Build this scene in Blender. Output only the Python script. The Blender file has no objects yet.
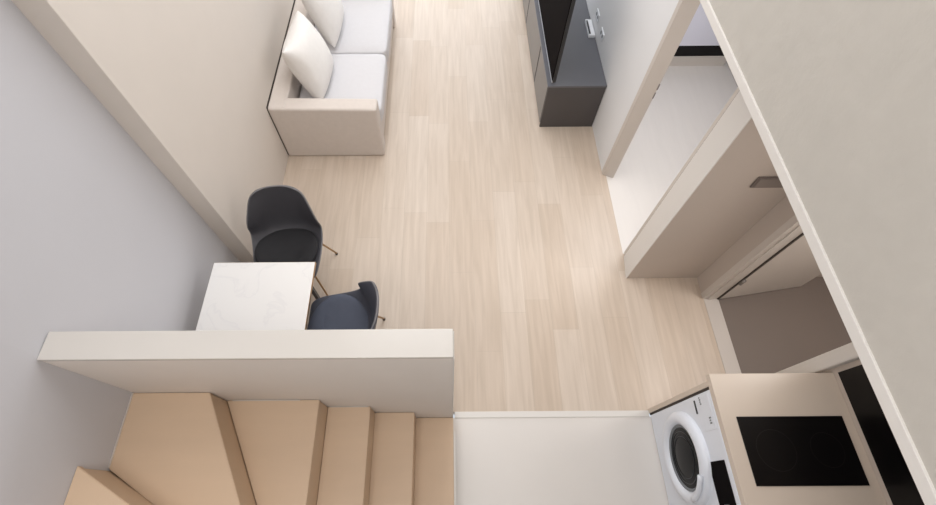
import bpy, bmesh, math, random
from mathutils import Vector, Matrix
random.seed(4)
PI = math.pi
col = bpy.context.scene.collection

# ------------------------------------------------------------------ materials
def mat(name, color, rough=.6, metal=0., var=0., vscale=4., vstretch=(1, 1, 1), bump=0., bscale=60., spec=.5, coat=0.):
    m = bpy.data.materials.new(name); m.use_nodes = True
    nt = m.node_tree; b = nt.nodes['Principled BSDF']
    b.inputs['Roughness'].default_value = rough; b.inputs['Metallic'].default_value = metal
    b.inputs['Specular IOR Level'].default_value = spec
    b.inputs['Coat Weight'].default_value = coat
    b.inputs['Base Color'].default_value = (*color, 1)
    geo = nt.nodes.new('ShaderNodeTexCoord')
    mp = nt.nodes.new('ShaderNodeMapping'); mp.inputs['Scale'].default_value = vstretch
    nt.links.new(geo.outputs['Object'], mp.inputs['Vector'])
    n = nt.nodes.new('ShaderNodeTexNoise'); n.inputs['Scale'].default_value = vscale; n.inputs['Detail'].default_value = 6
    nt.links.new(mp.outputs[0], n.inputs['Vector'])
    mix = nt.nodes.new('ShaderNodeMix'); mix.data_type = 'RGBA'
    v = max(var, .01)
    mix.inputs[6].default_value = (*[c*(1-v) for c in color], 1)
    mix.inputs[7].default_value = (*[min(1, c*(1+v)) for c in color], 1)
    nt.links.new(n.outputs['Fac'], mix.inputs[0]); nt.links.new(mix.outputs[2], b.inputs['Base Color'])
    if bump:
        n2 = nt.nodes.new('ShaderNodeTexNoise'); n2.inputs['Scale'].default_value = bscale; n2.inputs['Detail'].default_value = 4
        nt.links.new(mp.outputs[0], n2.inputs['Vector'])
        bp = nt.nodes.new('ShaderNodeBump'); bp.inputs['Strength'].default_value = bump; bp.inputs['Distance'].default_value = .01
        nt.links.new(n2.outputs['Fac'], bp.inputs['Height']); nt.links.new(bp.outputs[0], b.inputs['Normal'])
    return m

def srgb(r, g, b):
    f = lambda c: (c/255/12.92) if c/255 <= .04045 else ((c/255+.055)/1.055)**2.4
    return (f(r), f(g), f(b))

def oak_material():
    m = bpy.data.materials.new('oak_planks'); m.use_nodes = True
    nt = m.node_tree; N = nt.nodes; L = nt.links; b = N['Principled BSDF']
    b.inputs['Roughness'].default_value = .4; b.inputs['Specular IOR Level'].default_value = .45
    tc = N.new('ShaderNodeTexCoord'); sp = N.new('ShaderNodeSeparateXYZ'); cb = N.new('ShaderNodeCombineXYZ')
    L.new(tc.outputs['Object'], sp.inputs[0]); 
    dv = N.new('ShaderNodeMath'); dv.operation = 'DIVIDE'; dv.inputs[1].default_value = .195; L.new(sp.outputs['X'], dv.inputs[0])
    fl = N.new('ShaderNodeMath'); fl.operation = 'FLOOR'; L.new(dv.outputs[0], fl.inputs[0])
    wn = N.new('ShaderNodeTexWhiteNoise'); wn.noise_dimensions = '1D'; L.new(fl.outputs[0], wn.inputs['W'])
    ad = N.new('ShaderNodeMath'); ad.operation = 'MULTIPLY_ADD'; ad.inputs[1].default_value = 1.15; L.new(wn.outputs['Value'], ad.inputs[0]); L.new(sp.outputs['Y'], ad.inputs[2])
    L.new(ad.outputs[0], cb.inputs['X'])
    L.new(sp.outputs['X'], cb.inputs['Y'])
    br = N.new('ShaderNodeTexBrick'); br.offset = 0; br.offset_frequency = 2; br.squash = 1
    br.inputs['Scale'].default_value = 1; br.inputs['Brick Width'].default_value = 1.15; br.inputs['Row Height'].default_value = .195
    br.inputs['Mortar Size'].default_value = .0012; br.inputs['Mortar Smooth'].default_value = .4; br.inputs['Bias'].default_value = 0
    br.inputs['Color1'].default_value = (*srgb(204, 187, 170), 1); br.inputs['Color2'].default_value = (*srgb(214, 200, 186), 1)
    br.inputs['Mortar'].default_value = (*srgb(192, 178, 163), 1)
    L.new(cb.outputs[0], br.inputs['Vector'])
    mp = N.new('ShaderNodeMapping'); mp.inputs['Scale'].default_value = (14, .9, 1); L.new(tc.outputs['Object'], mp.inputs['Vector'])
    n = N.new('ShaderNodeTexNoise'); n.inputs['Scale'].default_value = 2.2; n.inputs['Detail'].default_value = 8; n.inputs['Distortion'].default_value = .6
    L.new(mp.outputs[0], n.inputs['Vector'])
    ramp = N.new('ShaderNodeValToRGB'); ramp.color_ramp.elements[0].position = .3; ramp.color_ramp.elements[1].position = .72
    ramp.color_ramp.elements[0].color = (.86, .84, .815, 1); ramp.color_ramp.elements[1].color = (1, 1, 1, 1)
    L.new(n.outputs['Fac'], ramp.inputs[0])
    mx = N.new('ShaderNodeMix'); mx.data_type = 'RGBA'; mx.blend_type = 'MULTIPLY'; mx.inputs[0].default_value = 1
    L.new(br.outputs['Color'], mx.inputs[6]); L.new(ramp.outputs['Color'], mx.inputs[7]); L.new(mx.outputs[2], b.inputs['Base Color'])
    return m

M = {}
M['oak'] = oak_material()
M['grey_wall'] = mat('cool_grey_wallpaper', srgb(200, 199, 203), .85, var=.02, vscale=3, bump=.08, bscale=250)
M['beige_wall'] = mat('warm_beige_wallpaper', srgb(213, 204, 195), .85, var=.025, vscale=5, bump=.08, bscale=250)
M['white_wall'] = mat('white_wallpaper', srgb(230, 230, 231), .8, var=.015, bump=.05, bscale=250)
M['mottled'] = mat('mottled_greige_wallpaper', srgb(190, 185, 177), .8, var=.06, vscale=9, bump=.25, bscale=22)
M['trim'] = mat('satin_white_trim', srgb(222, 218, 213), .4)
M['parapet'] = mat('painted_half_wall', srgb(224, 217, 210), .6, var=.02)
M['cap'] = mat('satin_offwhite_cap', srgb(204, 199, 193), .25, var=.01)
M['step'] = mat('tan_step_laminate', srgb(210, 184, 157), .5, var=.035, vscale=3, vstretch=(1, 6, 1))
M['step_edge'] = mat('tan_step_edge', srgb(208, 180, 155), .5)
M['kitchen_floor'] = mat('pale_kitchen_floor', srgb(222, 217, 212), .35, var=.02, vscale=2)
M['pier'] = mat('taupe_wallpaper', srgb(196, 184, 174), .8, var=.02)
M['frame'] = mat('pale_greige_frame', srgb(208, 200, 192), .5)
M['sofa'] = mat('cream_sofa_fabric', srgb(216, 206, 198), .9, var=.05, vscale=30, bump=.3, bscale=350)
M['cushion'] = mat('pale_seat_fabric', srgb(214, 212, 214), .92, var=.03, vscale=30, bump=.3, bscale=350)
M['pillow'] = mat('white_pillow_fabric', srgb(238, 234, 230), .95, var=.04, vscale=25, bump=.5, bscale=200)
M['dark_seam'] = mat('dark_gap', srgb(70, 62, 56), .8)
M['shell'] = mat('charcoal_chair_shell', srgb(66, 65, 70), .55, var=.06, vscale=20, bump=.1, bscale=300)
M['pad'] = mat('shaded_chair_pad', srgb(36, 35, 38), .85, var=.08, vscale=30, bump=.2, bscale=300)  # chair pad as seen in shade, the shade put into its colour
M['lit_pad'] = mat('lit_chair_pad', srgb(82, 87, 102), .8, var=.08, vscale=30, bump=.2, bscale=300)  # same chair pad, bluish light put into its colour
M['lit_shell'] = mat('lit_chair_shell', srgb(74, 76, 86), .6, var=.06, vscale=20)  # charcoal shell again, with the bluish light mixed into its colour
M['rim'] = mat('grey_chair_rim', srgb(112, 110, 112), .5)
M['brass'] = mat('aged_brass', srgb(168, 138, 104), .3, metal=.85)
M['console'] = mat('dark_grey_lacquer', srgb(100, 101, 107), .3, var=.03, spec=.6)
M['console_side'] = mat('dark_brown_grey_panel', srgb(80, 76, 76), .5, var=.05)
M['console_front'] = mat('grey_gloss_drawer_front', srgb(112, 109, 108), .3)
M['screen'] = mat('black_glass', srgb(16, 14, 16), .12, spec=.6)
M['tv_screen'] = mat('matte_tv_glass', srgb(20, 17, 18), .7, spec=.02)
M['hob'] = mat('black_ceramic', srgb(10, 8, 9), .3, spec=.25)
M['hob_mark'] = mat('grey_hob_print', srgb(12, 10, 11), .3)
M['silver'] = mat('brushed_silver', srgb(180, 180, 184), .3, metal=.8)
M['white_plastic'] = mat('white_plastic', srgb(232, 234, 238), .35)
M['dark_plastic'] = mat('dark_plastic', srgb(40, 42, 46), .4)
M['washer'] = mat('white_enamel', srgb(226, 230, 238), .3)
M['gasket'] = mat('grey_rubber', srgb(120, 124, 128), .5)
M['drum_glass'] = mat('smoked_washer_glass', srgb(20, 21, 23), .2, spec=.12)
M['drum'] = mat('steel_drum', srgb(70, 72, 75), .3, metal=.5)
M['counter'] = mat('beige_stone_counter', srgb(208, 194, 180), .35, var=.02, vscale=8)
M['splash'] = mat('pale_backsplash', srgb(205, 193, 182), .4)
M['entry_floor'] = mat('dark_taupe_tile', srgb(118, 106, 98), .55, var=.04, vscale=3)
M['threshold'] = mat('grey_threshold', srgb(200, 192, 185), .45)
M['plate'] = mat('bronze_switch_plate', srgb(112, 102, 97), .4)
M['plate_key'] = mat('bronze_switch_key', srgb(134, 124, 118), .4)
M['steel'] = mat('hinge_steel', srgb(150, 145, 140), .35, metal=.8)
M['ceiling'] = mat('white_ceiling', srgb(235, 233, 230), .9)

def marble():
    m = mat('white_marble', srgb(232, 230, 228), .22)
    nt = m.node_tree; b = nt.nodes['Principled BSDF']
    tc = nt.nodes.new('ShaderNodeTexCoord'); n = nt.nodes.new('ShaderNodeTexNoise')
    n.inputs['Scale'].default_value = 3.4; n.inputs['Detail'].default_value = 9; n.inputs['Distortion'].default_value = 1.6
    nt.links.new(tc.outputs['Object'], n.inputs['Vector'])
    r = nt.nodes.new('ShaderNodeValToRGB'); e = r.color_ramp.elements
    e[0].position = .47; e[0].color = (*srgb(232, 230, 228), 1); e[1].position = .53; e[1].color = (*srgb(232, 230, 228), 1)
    k = e.new(.5); k.color = (*srgb(227, 225, 224), 1)
    nt.links.new(n.outputs['Fac'], r.inputs[0]); nt.links.new(r.outputs[0], b.inputs['Base Color'])
    return m
M['marble'] = marble()

# ------------------------------------------------------------------ helpers
def link(name, bm, m, parent=None, smooth=False):
    me = bpy.data.meshes.new(name); bm.normal_update(); bm.to_mesh(me); bm.free()
    for x in (m if isinstance(m, (list, tuple)) else [m]): me.materials.append(x)
    if smooth:
        for p in me.polygons: p.use_smooth = True
    o = bpy.data.objects.new(name, me); col.objects.link(o)
    if parent: o.parent = parent
    return o

def box(bm, x0, x1, y0, y1, z0, z1, bev=0., seg=2, mi=0):
    t = bmesh.new()
    bmesh.ops.create_cube(t, size=1)
    bmesh.ops.scale(t, vec=(x1-x0, y1-y0, z1-z0), verts=t.verts)
    bmesh.ops.translate(t, vec=((x0+x1)/2, (y0+y1)/2, (z0+z1)/2), verts=t.verts)
    if bev: bmesh.ops.bevel(t, geom=list(t.edges), offset=bev, segments=seg, profile=.6, affect='EDGES')
    for f in t.faces: f.material_index = mi
    me = bpy.data.meshes.new('tmp'); t.to_mesh(me); t.free(); bm.from_mesh(me); bpy.data.meshes.remove(me)
    return bm

def bx(*a, **k): return box(bmesh.new(), *a, **k)

def prism(bm, pts, z0, z1, bev=0.):
    t = bmesh.new()
    lo = [t.verts.new((x, y, z0)) for x, y in pts]; hi = [t.verts.new((x, y, z1)) for x, y in pts]
    t.faces.new(lo[::-1]); t.faces.new(hi)
    n = len(pts)
    for i in range(n): t.faces.new((lo[i], lo[(i+1) % n], hi[(i+1) % n], hi[i]))
    bmesh.ops.recalc_face_normals(t, faces=t.faces)
    if bev: bmesh.ops.bevel(t, geom=list(t.edges), offset=bev, segments=2, affect='EDGES')
    me = bpy.data.meshes.new('tmp'); t.to_mesh(me); t.free(); bm.from_mesh(me); bpy.data.meshes.remove(me)
    return bm

def tube(bm, pts, rad, seg=10, cap=True):
    pts = [Vector(p) for p in pts]; rings = []
    rads = rad if isinstance(rad, (list, tuple)) else [rad]*len(pts)
    prev = None
    for i, p in enumerate(pts):
        d = ((pts[min(i+1, len(pts)-1)]-pts[max(i-1, 0)])).normalized()
        if prev is None:
            a = d.cross(Vector((0, 0, 1)));
            if a.length < .05: a = d.cross(Vector((1, 0, 0)))
        else: a = prev - d*prev.dot(d)
        a.normalize(); prev = a; b = d.cross(a)
        rings.append([bm.verts.new(p+(a*math.cos(2*PI*k/seg)+b*math.sin(2*PI*k/seg))*rads[i]) for k in range(seg)])
    for r0, r1 in zip(rings, rings[1:]):
        for k in range(seg): bm.faces.new((r0[k], r0[(k+1) % seg], r1[(k+1) % seg], r1[k]))
    if cap: bm.faces.new(rings[0][::-1]); bm.faces.new(rings[-1])
    return bm

def lathe_x(bm, prof, cy, cz, seg=64):
    """prof: list of (x, r); revolve round the axis y=cy, z=cz (parallel to X)."""
    rings = []
    for x, r in prof:
        if r < 1e-5: rings.append([bm.verts.new((x, cy, cz))])
        else: rings.append([bm.verts.new((x, cy+r*math.cos(2*PI*k/seg), cz+r*math.sin(2*PI*k/seg))) for k in range(seg)])
    for a, b in zip(rings, rings[1:]):
        for k in range(seg):
            k2 = (k+1) % seg
            va = [a[k], a[k2]] if len(a) > 1 else [a[0]]
            vb = [b[k2], b[k]] if len(b) > 1 else [b[0]]
            if len(va)+len(vb) > 2: bm.faces.new(va+vb)
    bmesh.ops.recalc_face_normals(bm, faces=bm.faces)
    return bm

def tag(o, label, cat, group=None):
    o['label'] = label; o['category'] = cat
    if group: o['group'] = group
    return o

def thing(name, label, cat, loc=(0, 0, 0), rz=0, group=None):
    o = bpy.data.objects.new(name, None); col.objects.link(o)
    o.location = loc; o.rotation_euler = (0, 0, rz); o.empty_display_size = .1
    return tag(o, label, cat, group)

def struct(name, bm, m, parent=None, label=None):
    o = link(name, bm, m, parent)
    if not parent: o['kind'] = 'structure'
    if label: o['label'] = label
    return o

def copy_thing(root):
    r = root.copy(); col.objects.link(r)
    for ch in root.children:
        c = ch.copy(); col.objects.link(c); c.parent = r
        for g in ch.children:
            d = g.copy(); col.objects.link(d); d.parent = c
    return r

# ------------------------------------------------------------------ room shell
CEIL = 3.95; YF = 6.3; YB = -2.2; XL = -1.571; XW = -1.502; XR = 1.40; XE = 1.98
struct('floor', bx(-1.72, 1.9, .552, YF+.1, -.1, 0) , M['oak'])
struct('floor_side', bx(1.9, 1.985, .56, 1.765, -.1, 0), M['oak'])
struct('floor_side_room', bx(1.43, 3.1, 1.79, 4.6, -.09, .002), mat('glare_bleached_oak', srgb(222, 216, 210), .45, var=.04, vscale=3, vstretch=(6, .6, 1)))  # oak washed out by strong light, the glare put into its pale colour
struct('floor_kitchen', bx(-1.72, 2.1, YB, .512, -.1, 0), M['kitchen_floor'])
b = bmesh.new(); box(b, .028, 1.3695, .512, .553, -.05, .006, .002)
struct('trim_1', b, M['trim'])
struct('floor_entry', bx(2.09, 3.6, .2, 2.2, -.1, -.012), M['entry_floor'])
struct('trim_2', bx(1.982, 2.095, .6, 1.392, -.06, .004, .002), M['threshold'])

b = prism(bmesh.new(), [(-1.8, YB), (-1.572, YB), (-1.572, .5), (-1.632, 1.66), (-1.8, 1.66)], 0, CEIL)
struct('wall_left', b, M['grey_wall'])
struct('wall_left_far', bx(-1.8, XW, 1.655, YF, 0, CEIL, .004), M['beige_wall'])
# far wall with a large window opening (daylight)
b = bmesh.new()
box(b, -1.72, -1.25, YF, YF+.15, 0, CEIL); box(b, 1.15, 1.6, YF, YF+.15, 0, CEIL)
box(b, -1.25, 1.15, YF, YF+.15, 0, .25); box(b, -1.25, 1.15, YF, YF+.15, 3.6, CEIL)
struct('wall_far', b, M['white_wall'])
b = bmesh.new()
for x in (-1.22, -.03, 1.12): box(b, x-.03, x+.03, YF-.01, YF+.07, .25, 3.6)
for z in (.28, 2.0, 3.57): box(b, -1.25, 1.15, YF-.01, YF+.07, z-.03, z+.03)
struct('window_1', b, M['trim'])
struct('wall_back', bx(-1.72, 3.2, YB-.12, YB, 0, CEIL), M['white_wall'])
struct('ceiling', bx(-1.72, 3.2, YB, YF, CEIL, CEIL+.1), M['ceiling'])

# right side, ground level: wall beside the console, doorway, pier, entry
b = bmesh.new(); box(b, XR, 1.485, 2.655, YF, 0, CEIL)
struct('wall_right_far', b, M['white_wall'])
struct('wall_right_end', bx(1.007, 1.40, 2.66, 2.76, 2.2, CEIL), M['white_wall'])
b = bmesh.new(); prism(b, [(1.400, 2.612), (1.489, 2.572), (1.489, 2.655), (1.400, 2.655)], 0, 2.2)
fr1 = struct('trim_3', b, M['frame'])
b = bmesh.new(); box(b, 1.484, 1.492, 2.568, 2.59, .93, .985, .001); box(b, 1.484, 1.492, 2.568, 2.59, 1.01, 1.06, .001)
struct('strike_plate', b, M['steel'], fr1)
struct('wall_right_pier', prism(bmesh.new(), [(1.418, 1.568), (3.1, 1.568), (3.1, 1.765), (1.438, 1.765)], 0, 2.2), M['pier'])
struct('trim_4', bx(1.442, 1.50, 1.776, 1.806, 0, 2.2, .003), M['frame'])
struct('trim_12', bx(1.4385, 1.50, 1.7655, 1.7755, 0, 2.2), M['dark_seam'])
struct('trim_5', prism(bmesh.new(), [(1.411, 1.5665), (1.4175, 1.5665), (1.4375, 1.765), (1.431, 1.765)], 0, 2.2), M['trim'])
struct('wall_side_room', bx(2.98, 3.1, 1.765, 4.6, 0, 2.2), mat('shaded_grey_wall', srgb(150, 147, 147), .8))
struct('wall_side_room_far', bx(1.485, 3.1, 4.6, 4.7, 0, 2.2), M['white_wall'])
# entry doorway
struct('wall_right_entry', bx(XE, 2.1, 1.40, 1.5675, 0, 2.2), M['pier'])
struct('trim_6', bx(XE-.006, 2.088, 1.384, 1.3995, 0, 2.2, .002), M['frame'])
struct('trim_10', bx(XE+.028, 2.045, 1.377, 1.3835, 0, 2.2, .001), M['frame'])
struct('trim_11', bx(XE-.006, XE-.0005, 1.3998, 1.43, 0, 2.2, .001), M['frame'])
struct('wall_right_kitchen', bx(2.03, 2.14, YB, .62, 0, 2.2), M['splash'])
b = bmesh.new(); box(b, 1.995, 2.14, .612, .69, 0, 2.2, .012, 4)
struct('trim_7', b, M['trim'])
struct('wall_entry_near', bx(2.1, 3.6, .2, .6, 0, 2.2), M['pier'])
struct('wall_entry_side', bx(3.5, 3.6, .6, 2.2, 0, 2.2), M['pier'])
# loft floor and the tall wall along its edge
struct('ceiling_loft_right', bx(1.06, 3.2, YB, 2.66, 2.2, 2.3), M['ceiling'])
struct('ceiling_side_room', bx(1.485, 3.2, 2.66, 4.7, 2.2, 2.3), M['ceiling'])
struct('wall_right', bx(1.007, 1.12, YB, 2.66, 2.225, CEIL), M['mottled'])
struct('trim_8', bx(1.000, 1.13, YB, 2.76, 2.195, 2.2285, .002), M['trim'])
struct('floor_loft', bx(-.72, 1.0, YB, -1.3, 2.15, 2.3), M['trim'])

# half wall beside the stairs
b = bx(XL, .010, .487, .594, 0, 1.575)
hw = struct('wall_stair', b, M['parapet'])
struct('wall_stair_cap', bx(XL, .012, .484, .597, 1.575, 1.597, .003), M['cap'], hw)
struct('trim_9', bx(.0105, .016, .486, .596, 0, 1.572, .001), M['trim'])

# ------------------------------------------------------------------ staircase
st = thing('staircase', 'tan laminate winder staircase climbing left and turning beside the half wall', 'stairs')
YS = .485; YN = -.30; PX, PY = -.79, -.276
steps = [
    ([(-.225, YS), (.016, YS), (.016, YN), (-.225, YN)], .2),
    ([(-.462, YS), (-.222, YS), (-.222, YN), (-.462, YN)], .4),
    ([(-.70, YS), (-.459, YS), (-.459, YN), (-.70, YN)], .6),
    ([(-1.191, YS), (-.699, YS), (-.699, YN), (-.78, YN)], .8),
    ([(XL, YS), (-1.191, YS), (-.78, YN), (-.84, YN+.02), (XL, .146)], 1.0),
    ([(XL, .146), (-.84, -.25), (-.84, -.32), (XL, -.32)], 1.2),
    ([(XL, -.32), (-.80, -.32), (-.80, -.56), (XL, -.56)], 1.4),
]
for pts, z in steps:
    b = bmesh.new(); prism(b, pts, z-.03, z, .003)
    link('tread', b, M['step'], st)
    cx_ = sum(p[0] for p in pts)/len(pts); cy_ = sum(p[1] for p in pts)/len(pts)
    ox, oy = (-.003, 0) if z < .75 else ((-.003, -.002) if z < 1.1 else (-.002, -.008))   # riser set back under the nosing
    rp = [(max(XL, min(x+ox, x if x > cx_ else x+.0)), min(YS, y+oy)) for x, y in pts]
    b = bmesh.new(); prism(b, rp, 0 if z < .3 else z-.23, z-.03)
    link('riser', b, M['step'], st)
b = bmesh.new(); box(b, .0165, .028, YN, .40, 0, .19, .002)
link('side_trim', b, M['trim'], st)
# pale bead where treads meet the walls
for args in ((-1.16, -.80, YS-.004, YS, .8, .806), (-.69, -.47, YS-.004, YS, .6, .606), (XL, XL+.005, .15, YS, 1.0, 1.006)):
    link('edge_bead', bx(*args), M['frame'], st)

# ------------------------------------------------------------------ sofa
def soft_box(name, x0, x1, y0, y1, z0, z1, m, parent, r=.04, puff=.02, sub=2, cuts=7):
    """rounded upholstered block, slightly swollen on its broad faces"""
    bm = bmesh.new()
    bmesh.ops.create_cube(bm, size=2)
    bmesh.ops.subdivide_edges(bm, edges=list(bm.edges), cuts=cuts, use_grid_fill=True)
    hx, hy, hz = (x1-x0)/2, (y1-y0)/2, (z1-z0)/2
    rr = min(r, hx*.95, hy*.95, hz*.95)
    for v in bm.verts:
        u = v.co.copy()
        # concentrate vertices toward the edges, then round
        p = Vector([math.copysign(abs(c)**.6, c)*h for c, h in zip(u, (hx, hy, hz))])
        inner = Vector([max(-h+rr, min(h-rr, c)) for c, h in zip(p, (hx, hy, hz))])
        d = p-inner
        if d.length > 1e-6: p = inner+d.normalized()*rr if max(abs(d.x), abs(d.y), abs(d.z)) > rr*.999 else inner+d
        w = (1-(p.x/hx)**2)*(1-(p.y/hy)**2)
        p.z += puff*max(0, w)*(1 if p.z > 0 else -.0)
        v.co = p+Vector(((x0+x1)/2, (y0+y1)/2, (z0+z1)/2))
    o = link(name, bm, m, parent, smooth=True)
    s = o.modifiers.new('s', 'SUBSURF'); s.levels = 1; s.render_levels = sub
    return o

S0, S1 = 2.852, 4.86   # sofa along Y
sx0, sx1 = -1.4985, -.598
sofa = thing('sofa', 'cream fabric two-seat sofa against the beige left wall', 'sofa', ((sx0+sx1)/2, S0, 0))
def SP(o): o.location -= sofa.location; return o
SP(soft_box('base', sx0+.01, sx1-.012, S0+.05, S1-.05, .06, .30, M['sofa'], sofa, .02, 0))
b = bmesh.new()
# arm: slab leaning very slightly outward
def arm(y0, y1):
    bm = bmesh.new(); box(bm, sx0, sx1, y0, y1, .002, .590, .024, 5)
    for v in bm.verts:
        if v.co.z > .3 and v.co.x > -1: v.co.z -= .018
    return bm
SP(link('armrest', arm(S0, S0+.14), M['sofa'], sofa, True))
SP(link('armrest', arm(S1-.14, S1), M['sofa'], sofa, True))
SP(link('backrest', bx(sx0, sx0+.15, S0+.012, S1-.012, .06, .592, .02, 4), M['sofa'], sofa, True))
SP(soft_box('seat_cushion', sx0+.16, sx1+.012, S0+.145, 3.765, .25, .43, M['cushion'], sofa, .045, .02))
SP(soft_box('seat_cushion', sx0+.16, sx1+.012, 3.775, S1-.145, .25, .43, M['cushion'], sofa, .045, .02))
for x in (sx0+.07, sx1-.07):
    for y in (S0+.08, S1-.08):
        SP(link('leg', tube(bmesh.new(), [(x, y, 0), (x, y, .065)], [.018, .022]), M['dark_seam'], sofa))
b = bmesh.new(); box(b, sx0-.0025, sx0-.0002, S0+.004, S1, .02, .60)  # thin dark sheet painting the shade between sofa and wall
SP(link('wall_gap_shade', b, M['dark_seam'], sofa))
for o in sofa.children:
    if o.name.startswith(('armrest', 'backrest')):
        for p in o.data.polygons: p.use_smooth = True
        o.modifiers.new('wn', 'WEIGHTED_NORMAL')

def pillow(label, loc, rot, size, thick):
    bm = bmesh.new(); n = 18
    def pt(i, j, s):
        u, v = -1+2*i/n, -1+2*j/n
        a = 1-.10*(1-v*v)*abs(u)**3; c = 1-.10*(1-u*u)*abs(v)**3
        w = max(0, (1-u**2))**.42*max(0, (1-v**2))**.42
        wr = 1+.05*math.sin(5*u+3*v)*w
        return (u*size/2*a, v*size/2*c, s*thick/2*w*wr)
    g = {}
    for s in (1, -1):
        for i in range(n+1):
            for j in range(n+1):
                if (i in (0, n) or j in (0, n)) and s < 0: g[i, j, s] = g[i, j, 1]
                else: g[i, j, s] = bm.verts.new(pt(i, j, s))
        for i in range(n):
            for j in range(n):
                q = [g[i, j, s], g[i+1, j, s], g[i+1, j+1, s], g[i, j+1, s]]
                bm.faces.new(q if s > 0 else q[::-1])
    o = link('throw_pillow', bm, M['pillow'], None, True)
    o.location = loc; o.rotation_euler = rot
    m = o.modifiers.new('s', 'SUBSURF'); m.levels = 1; m.render_levels = 2
    return tag(o, label, 'pillow', 'white pillows on the sofa')
pillow('white square pillow on the nearer sofa seat, leaning by the front armrest', (-1.185, 3.34, .70), (0, PI/2-.33, -.06), .56, .27)
pillow('white square pillow farther back on the sofa, partly behind the nearer pillow', (-1.15, 4.06, .74), (0, PI/2-.30, -.02), .60, .24)

# ------------------------------------------------------------------ dining table
tb = thing('dining_table', 'small white marble-topped dining table between the half wall and chair', 'table', (-1.17, .98, 0))
def TP(o): o.location -= tb.location; return o
TP(link('tabletop', bx(-1.492, -.853, .61, 1.341, .728, .75, .003), M['marble'], tb))
TP(link('edge_band', bx(-1.489, -.850, .612, 1.344, .727, .7285+.0165, .0), M['brass'], tb))
TP(link('apron', bx(-1.44, -.90, .66, 1.29, .69, .727, .002), M['dark_plastic'], tb))
for x in (-1.45, -.93):
    for y in (.66, 1.27):
        TP(link('leg', bx(x-.012, x+.012, y-.012, y+.012, 0, .69, .002), M['dark_plastic'], tb))

# ------------------------------------------------------------------ chairs
def chair_shell():
    # profile stations: (y, z, halfwidth, side lift z, side wrap -y)
    prof = [(-.245, .425, .165, .0, 0), (-.238, .443, .198, .006, 0), (-.18, .455, .222, .02, 0), (-.07, .450, .240, .03, 0), (.04, .444, .25, .055, .005),
            (.12, .450, .252, .09, .02), (.175, .480, .25, .10, .07), (.205, .535, .246, .08, .11), (.225, .61, .238, .05, .125), (.242, .69, .222, .02, .105),
            (.256, .76, .202, .0, .075), (.266, .81, .184, -.010, .05), (.270, .838, .155, -.014, .035), (.271, .847, .115, -.010, .02)]
    bm = bmesh.new(); n = 16; rows = []
    for (y, z, w, lz, wy) in prof:
        row = []
        for k in range(n+1):
            s = -1+2*k/n
            row.append(bm.verts.new((w*s, y-wy*abs(s)**2.6, z+lz*abs(s)**2.6)))
        rows.append(row)
    for a, b_ in zip(rows, rows[1:]):
        for k in range(n): bm.faces.new((a[k], a[k+1], b_[k+1], b_[k]))
    return bm

def make_chair(label):
    t = thing('dining_chair', label, 'chair', group='shell chairs at the small table')
    sh = link('shell', chair_shell(), [M['shell'], M['rim']], t, True)
    sh['label'] = 'shell with a pale grey rim'
    m = sh.modifiers.new('t', 'SOLIDIFY'); m.thickness = .016; m.offset = 0; m.material_offset_rim = 1
    m = sh.modifiers.new('s', 'SUBSURF'); m.levels = 1; m.render_levels = 2
    # round seat pad
    bm = bmesh.new(); n = 40; rings = []
    for r, z in ((1, .462), (1.02, .472), (.97, .482), (.8, .487), (.45, .487), (.15, .486)):
        rings.append([bm.verts.new((.215*r*math.cos(2*PI*k/n), -.03+.205*r*math.sin(2*PI*k/n), z+.045*abs(r*math.cos(2*PI*k/n))**3)) for k in range(n)])
    for a, b_ in zip(rings, rings[1:]):
        for k in range(n): bm.faces.new((a[k], a[(k+1) % n], b_[(k+1) % n], b_[k]))
    bm.faces.new(rings[-1]); bm.faces.new(rings[0][::-1])
    link('seat_pad', bm, M['pad'], t, True)
    b = bmesh.new(); box(b, -.11, .11, -.13, .12, .412, .432, .006)
    link('seat_mount', b, M['dark_plastic'], t)
    for sx in (-1, 1):
        for sy, ty in ((1, .185), (-1, -.195)):
            tip = (sx*(.235 if sy > 0 else .175), ty, .006); top = (sx*.10, sy*.10, .425)
            bm = tube(bmesh.new(), [top, (sx*.13, sy*.125, .40), (tip[0], tip[1], .02), tip], [.008, .008, .007, .008])
            lg = link('leg', bm, M['brass'], t, True)
            link('foot_cap', tube(bmesh.new(), [(tip[0], tip[1], 0), (tip[0], tip[1], .012)], .011), M['dark_plastic'], lg)
    return t
c1 = make_chair('charcoal shell chair by the beige wall, its high back facing the sofa')
c1.location = (-1.148, 1.60, 0); c1.rotation_euler = (0, 0, .10)
c2 = copy_thing(c1); c2['label'] = 'charcoal shell chair at the right side of the table, beside the open floor'
for ch in c2.children:
    if ch.name.startswith(('seat_pad', 'shell')):
        ch.data = ch.data.copy(); ch.data.materials[0] = M['lit_pad'] if ch.name.startswith('seat') else M['lit_shell']  # lit copies of the same pad and shell, light in the colour
c2['label'] = 'charcoal shell chair tinted blue-grey by light at the right side of the table, beside the open floor'
c2.location = (-.69, 1.0, 0); c2.rotation_euler = (0, 0, -PI/2)

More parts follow.
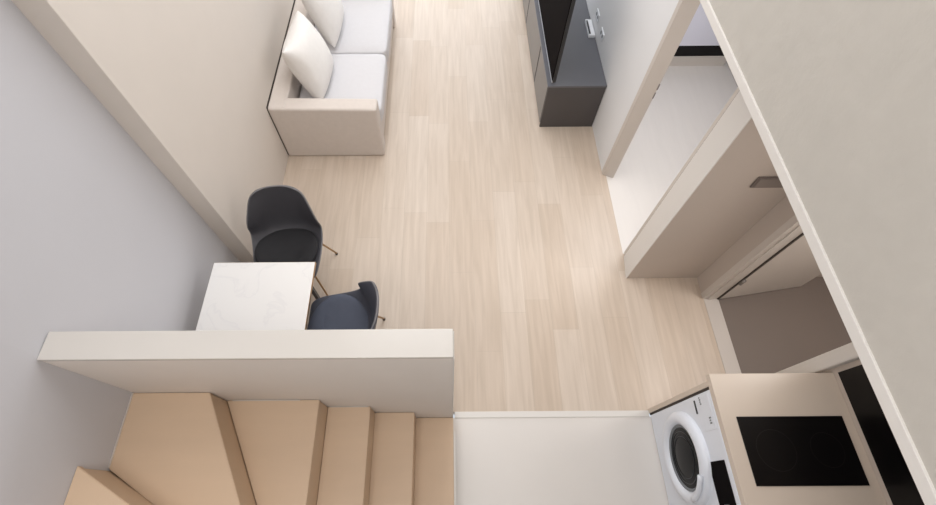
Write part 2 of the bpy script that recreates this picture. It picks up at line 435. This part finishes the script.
# ------------------------------------------------------------------ TV console
cn = thing('media_console', 'long dark grey low media console along the white right wall', 'cabinet', (1.14, 3.204, 0))
def CP(o): o.location -= cn.location; return o
CY0, CY1 = 3.204, 5.7
CP(link('carcass', bx(.90, 1.395, CY0+.02, CY1, .03, .478, .002), M['console_side'], cn))
CP(link('end_panel', bx(.885, 1.395, CY0, CY0+.02, .0, .478, .002), M['console_side'], cn))
CP(link('console_top', bx(.875, 1.397, CY0-.002, CY1, .478, .497, .002), M['console'], cn))
yy = [CY0+.022, 3.80, 4.75, CY1]
for a, c in zip(yy, yy[1:]):
    dr = CP(link('drawer', bx(.882, .90, a+.004, c-.004, .04, .47, .002), M['console_front'], cn))
    h = link('recess_handle', bx(.8795, .883, c-.022, c-.008, .05, .46), M['dark_plastic'], dr)
CP(link('plinth', bx(.93, 1.39, CY0+.02, CY1, 0, .03), M['dark_plastic'], cn))

tv = thing('television', 'large black flat television standing on the grey console', 'tv', (.93, 3.95, .497))
def VP(o): o.location -= tv.location; return o
VP(link('housing', bx(.912, .94, 3.215, 4.675, .522, 1.36, .004), M['dark_plastic'], tv))
VP(link('screen', bx(.905, .913, 3.222, 4.668, .540, 1.352, .001), M['tv_screen'], tv))
VP(link('bezel', bx(.904, .913, 3.215, 4.675, .522, .532, .002), M['silver'], tv))
for y in (3.55, 4.35):
    VP(link('foot', prism(bmesh.new(), [(.912, y-.06), (.95, y-.06), (.95, y+.06), (.912, y+.06)], .497, .507, .002), M['dark_plastic'], tv))
    VP(link('stand_neck', bx(.92, .935, y-.015, y+.015, .505, .53), M['dark_plastic'], tv))

ub = thing('cable_box', 'small white box with a dark slot on the console beside the wall', 'box', (1.36, 3.97, .497))
o = link('casing', bx(-.03, .03, -.12, .12, 0, .03, .005), M['white_plastic'], ub)
o = link('dark_slot', bx(-.0265, -.010, -.10, .10, .029, .0315, .0), M['dark_plastic'], ub)
def outlet(label, y, z):
    t = thing('wall_outlet', label, 'outlet', (XR, y, z), 0, 'white outlets above the console')
    link('cover_plate', bx(-.007, .0005, -.058, .058, -.034, .034, .003), M['white_plastic'], t)
    for s in (-.028, .028):
        link('socket', lathe_x(bmesh.new(), [(-.007, .016), (-.008, .016), (-.008, .013), (-.0072, .011), (-.0072, 0)], s, 0, 20), M['gasket'], t, True)
outlet('white wall outlet above the console, the farther one', 3.97, .645)
outlet('white wall outlet above the console, the nearer one', 3.71, .635)

# ------------------------------------------------------------------ kitchen
wm = thing('washing_machine', 'white front-loading washing machine under the beige counter', 'washing machine', (1.66, .24, 0))
def WP(o): o.location -= wm.location; return o
WX = 1.372; WC = (.224, .408)
WP(link('body', bx(WX, 1.95, -.072, .520, .012, .825, .008, 3), M['washer'], wm))
for x in (1.42, 1.90):
    for y in (-.01, .49): WP(link('foot', tube(bmesh.new(), [(x, y, 0), (x, y, .014)], .02), M['dark_plastic'], wm))
door = WP(link('door_ring', lathe_x(bmesh.new(), [(WX, .252), (WX-.016, .250), (WX-.034, .238), (WX-.042, .215), (WX-.040, .196), (WX-.030, .182), (WX-.010, .175), (WX, .172)], *WC), M['washer'], wm, True))
gl = link('door_glass', lathe_x(bmesh.new(), [(WX-.014, .176), (WX-.016, .155), (WX-.019, .12), (WX-.024, .08), (WX-.026, .0)], *WC), M['drum_glass'], door, True)
g2 = link('gasket', lathe_x(bmesh.new(), [(WX-.012, .181), (WX-.022, .176), (WX-.022, .166), (WX-.012, .160)], *WC), M['gasket'], door, True)
for r_ in (.142, .115):
    link('drum_rib', lathe_x(bmesh.new(), [(WX-.012, r_), (WX-.0215-(.145-r_)*.12, r_-.003), (WX-.012, r_-.006)], *WC), M['drum'], gl, True)
# handle grip on the near lower side of the ring
pts = [(WX-.05, WC[0]+.225*math.cos(a), WC[1]+.225*math.sin(a)) for a in [math.radians(d) for d in range(118, 171, 6)]]
link('door_handle', tube(bmesh.new(), pts, .014), M['washer'], door, True)
WP(link('control_panel', bx(WX-.003, WX+.01, -.05, .182, .634, .790, .002), M['tv_screen'], wm))
kn = WP(link('dial', lathe_x(bmesh.new(), [(WX, .034), (WX-.018, .032), (WX-.022, .028), (WX-.022, 0)], -.048, .72, 32), M['silver'], wm, True))
WP(link('detergent_drawer', bx(WX-.002, WX+.01, .325, .507, .672, .802, .004), M['washer'], wm))
WP(link('badge', bx(WX-.003, WX+.001, .425, .495, .640, .652), M['dark_plastic'], wm))
bmk = bmesh.new()
for k in range(4): box(bmk, WX-.0035, WX, .462+.011*k, .469+.011*k, .702, .716-.004*(k % 2))
WP(link('printed_mark', bmk, M['gasket'], wm))
bmk = bmesh.new()
for k in range(3): box(bmk, WX-.0035, WX, .356+.013*k, .364+.013*k, .757, .776-.005*(k % 2))
WP(link('printed_mark', bmk, M['gasket'], wm))

cs = thing('cabinet_end_panel', 'beige side panel standing between washing machine and oak floor', 'panel', (1.7, .57, 0))
def KP(o): o.location -= cs.location; return o
KP(link('side_panel', bx(1.370, 2.025, .534, .562, 0, .832, .001), M['counter'], cs))
KP(link('shadow_gap', bx(1.376, 1.40, .522, .534, 0, .832), M['dark_seam'], cs))
tag(link('countertop', bx(1.370, 2.03, -.75, .592, .832, .87, .003), M['counter']), 'long beige kitchen countertop over the washing machine', 'countertop')
cb = thing('base_cabinet', 'beige kitchen base cabinet beside the washing machine, below the counter', 'cabinet', (1.7, -.42, 0))
o = link('carcass', bx(-.31, .32, -.31, .30, .08, .832), M['counter'], cb)
d_ = link('door', bx(-.328, -.31, -.305, .295, .09, .80, .002), M['counter'], cb)
link('door_handle', bx(-.345, -.328, -.10, .10, .74, .752, .002), M['silver'], d_)
link('plinth', bx(-.27, .32, -.31, .30, 0, .08), M['dark_plastic'], cb)
hb = thing('induction_hob', 'black glass induction hob set into the beige counter', 'hob', (1.713, .217, .87))
link('glass_plate', bx(-.267, .267, -.157, .157, .0002, .005, .0015), M['hob'], hb)
for x_, y_, r_ in ((-.12, .0, .095), (.13, .0, .08)):
    bm = bmesh.new()
    n = 48
    a = [bm.verts.new((x_+r_*math.cos(2*PI*k/n), y_+r_*math.sin(2*PI*k/n), .0053)) for k in range(n)]
    c = [bm.verts.new((x_+(r_-.002)*math.cos(2*PI*k/n), y_+(r_-.002)*math.sin(2*PI*k/n), .0053)) for k in range(n)]
    for k in range(n): bm.faces.new((a[k], a[(k+1) % n], c[(k+1) % n], c[k]))
    link('cooking_ring', bm, M['hob_mark'], hb)
b = bmesh.new(); box(b, 2.018, 2.0295, -.75, .583, .912, 1.46, .001)
tag(link('backsplash_panel', b, M['hob']), 'glossy black glass backsplash panel behind the counter', 'backsplash')

# ------------------------------------------------------------------ wall plate, doors, side room
sw = thing('switch_plate', 'bronze rectangular switch plate on the taupe wall under the loft', 'switch', (1.81, 1.568, 1.25))
link('cover_plate', bx(-.10, .10, -.012, 0, -.045, .045, .003), M['plate'], sw)
link('switch_key', bx(-.085, .085, -.015, -.011, -.034, .034, .002), M['plate_key'], sw)

dl = bpy.data.objects.new('door_1', None); col.objects.link(dl); dl['kind'] = 'structure'
dl.location = (2.097, 1.378, 0); dl.rotation_euler = (0, 0, math.atan2(.104, .676))
link('door_leaf', bx(.006, .69, 0, .042, .006, 2.08, .003), M['frame'], dl)
for z in (.336, 1.75):
    link('hinge', tube(bmesh.new(), [(-.004, -.008, z-.03), (-.004, -.008, z+.03)], .012), M['steel'], dl, True)
link('door_seal', bx(-.012, .004, .0, .03, 0, 2.08), M['dark_seam'], dl)
link('door_handle', tube(bmesh.new(), [(.63, 0, 1.0), (.63, -.05, 1.0), (.52, -.05, 1.0)], .009), M['steel'], dl, True)

wd = thing('low_wardrobe', 'white cabinet with a black recess along its foot, inside the side room', 'cabinet', (2.24, 4.06, 0))
def DP(o): o.location -= wd.location; return o
DP(link('plinth', bx(1.50, 2.93, 4.06, 4.5, 0, .112, .002), M['frame'], wd))
DP(link('dark_recess', bx(1.50, 2.93, 4.075, 4.5, .112, .246), M['hob'], wd))
DP(link('cabinet_front', bx(1.50, 2.93, 4.06, 4.5, .246, 1.95, .004), mat('pale_lavender_laminate', srgb(228, 228, 240), .4), wd))

# ------------------------------------------------------------------ lights
def area(name, loc, rot, sx, sy, power, color):
    l = bpy.data.lights.new(name, 'AREA'); l.shape = 'RECTANGLE'; l.size = sx; l.size_y = sy; l.energy = power; l.color = color
    o = bpy.data.objects.new(name, l); col.objects.link(o); o.location = loc; o.rotation_euler = rot; return o
area('window_daylight', (-.05, YF+.25, 1.95), (-PI/2, 0, 0), 2.4, 3.3, 75, (.93, .96, 1.0))
area('ceiling_light', (-.2, 3.0, CEIL-.03), (0, 0, 0), 1.4, 3.4, 66, (.98, .99, 1.0))
area('loft_light', (-.4, -.7, CEIL-.03), (0, 0, 0), 1.4, 1.2, 36, (1, .98, .96))
area('side_room_fill', (1.95, 2.7, 2.15), (0, .35, 0), .7, 1.4, 33, (.97, .98, 1.0))  # added unseen fill, brightens the floor and spills through the doorway
area('entry_light', (1.75, .75, 2.17), (0, 0, 0), .25, .5, 2.0, (1, .95, .9))
area('vestibule_light', (2.7, 1.0, 2.17), (0, 0, 0), .5, .5, 15, (1, .97, .94))

w = bpy.data.worlds.new('world'); bpy.context.scene.world = w; w.use_nodes = True
bg = w.node_tree.nodes['Background']; bg.inputs[0].default_value = (.85, .92, 1, 1); bg.inputs[1].default_value = .8

# ------------------------------------------------------------------ camera
th, roll, yaw = [math.radians(a) for a in (28.8715, -.5098, -.108)]
fwd = Vector((math.sin(yaw)*math.sin(th), math.cos(yaw)*math.sin(th), -math.cos(th)))
r = Vector((math.cos(yaw), -math.sin(yaw), 0)); up = r.cross(fwd)
r, up = math.cos(roll)*r+math.sin(roll)*up, -math.sin(roll)*r+math.cos(roll)*up
cam = bpy.data.cameras.new('camera'); co = bpy.data.objects.new('camera', cam); col.objects.link(co)
mw = Matrix((r, up, -fwd)).transposed().to_4x4(); mw.translation = Vector((0, 0, 3.3)); co.matrix_world = mw
cam.sensor_width = 36; cam.lens = 455.02/936*36; cam.shift_x = (468-449.08)/936; cam.shift_y = (252-252.5)/936
cam.clip_start = .05
sc = bpy.context.scene; sc.camera = co
sc.view_settings.view_transform = 'Standard'; sc.view_settings.exposure = 0
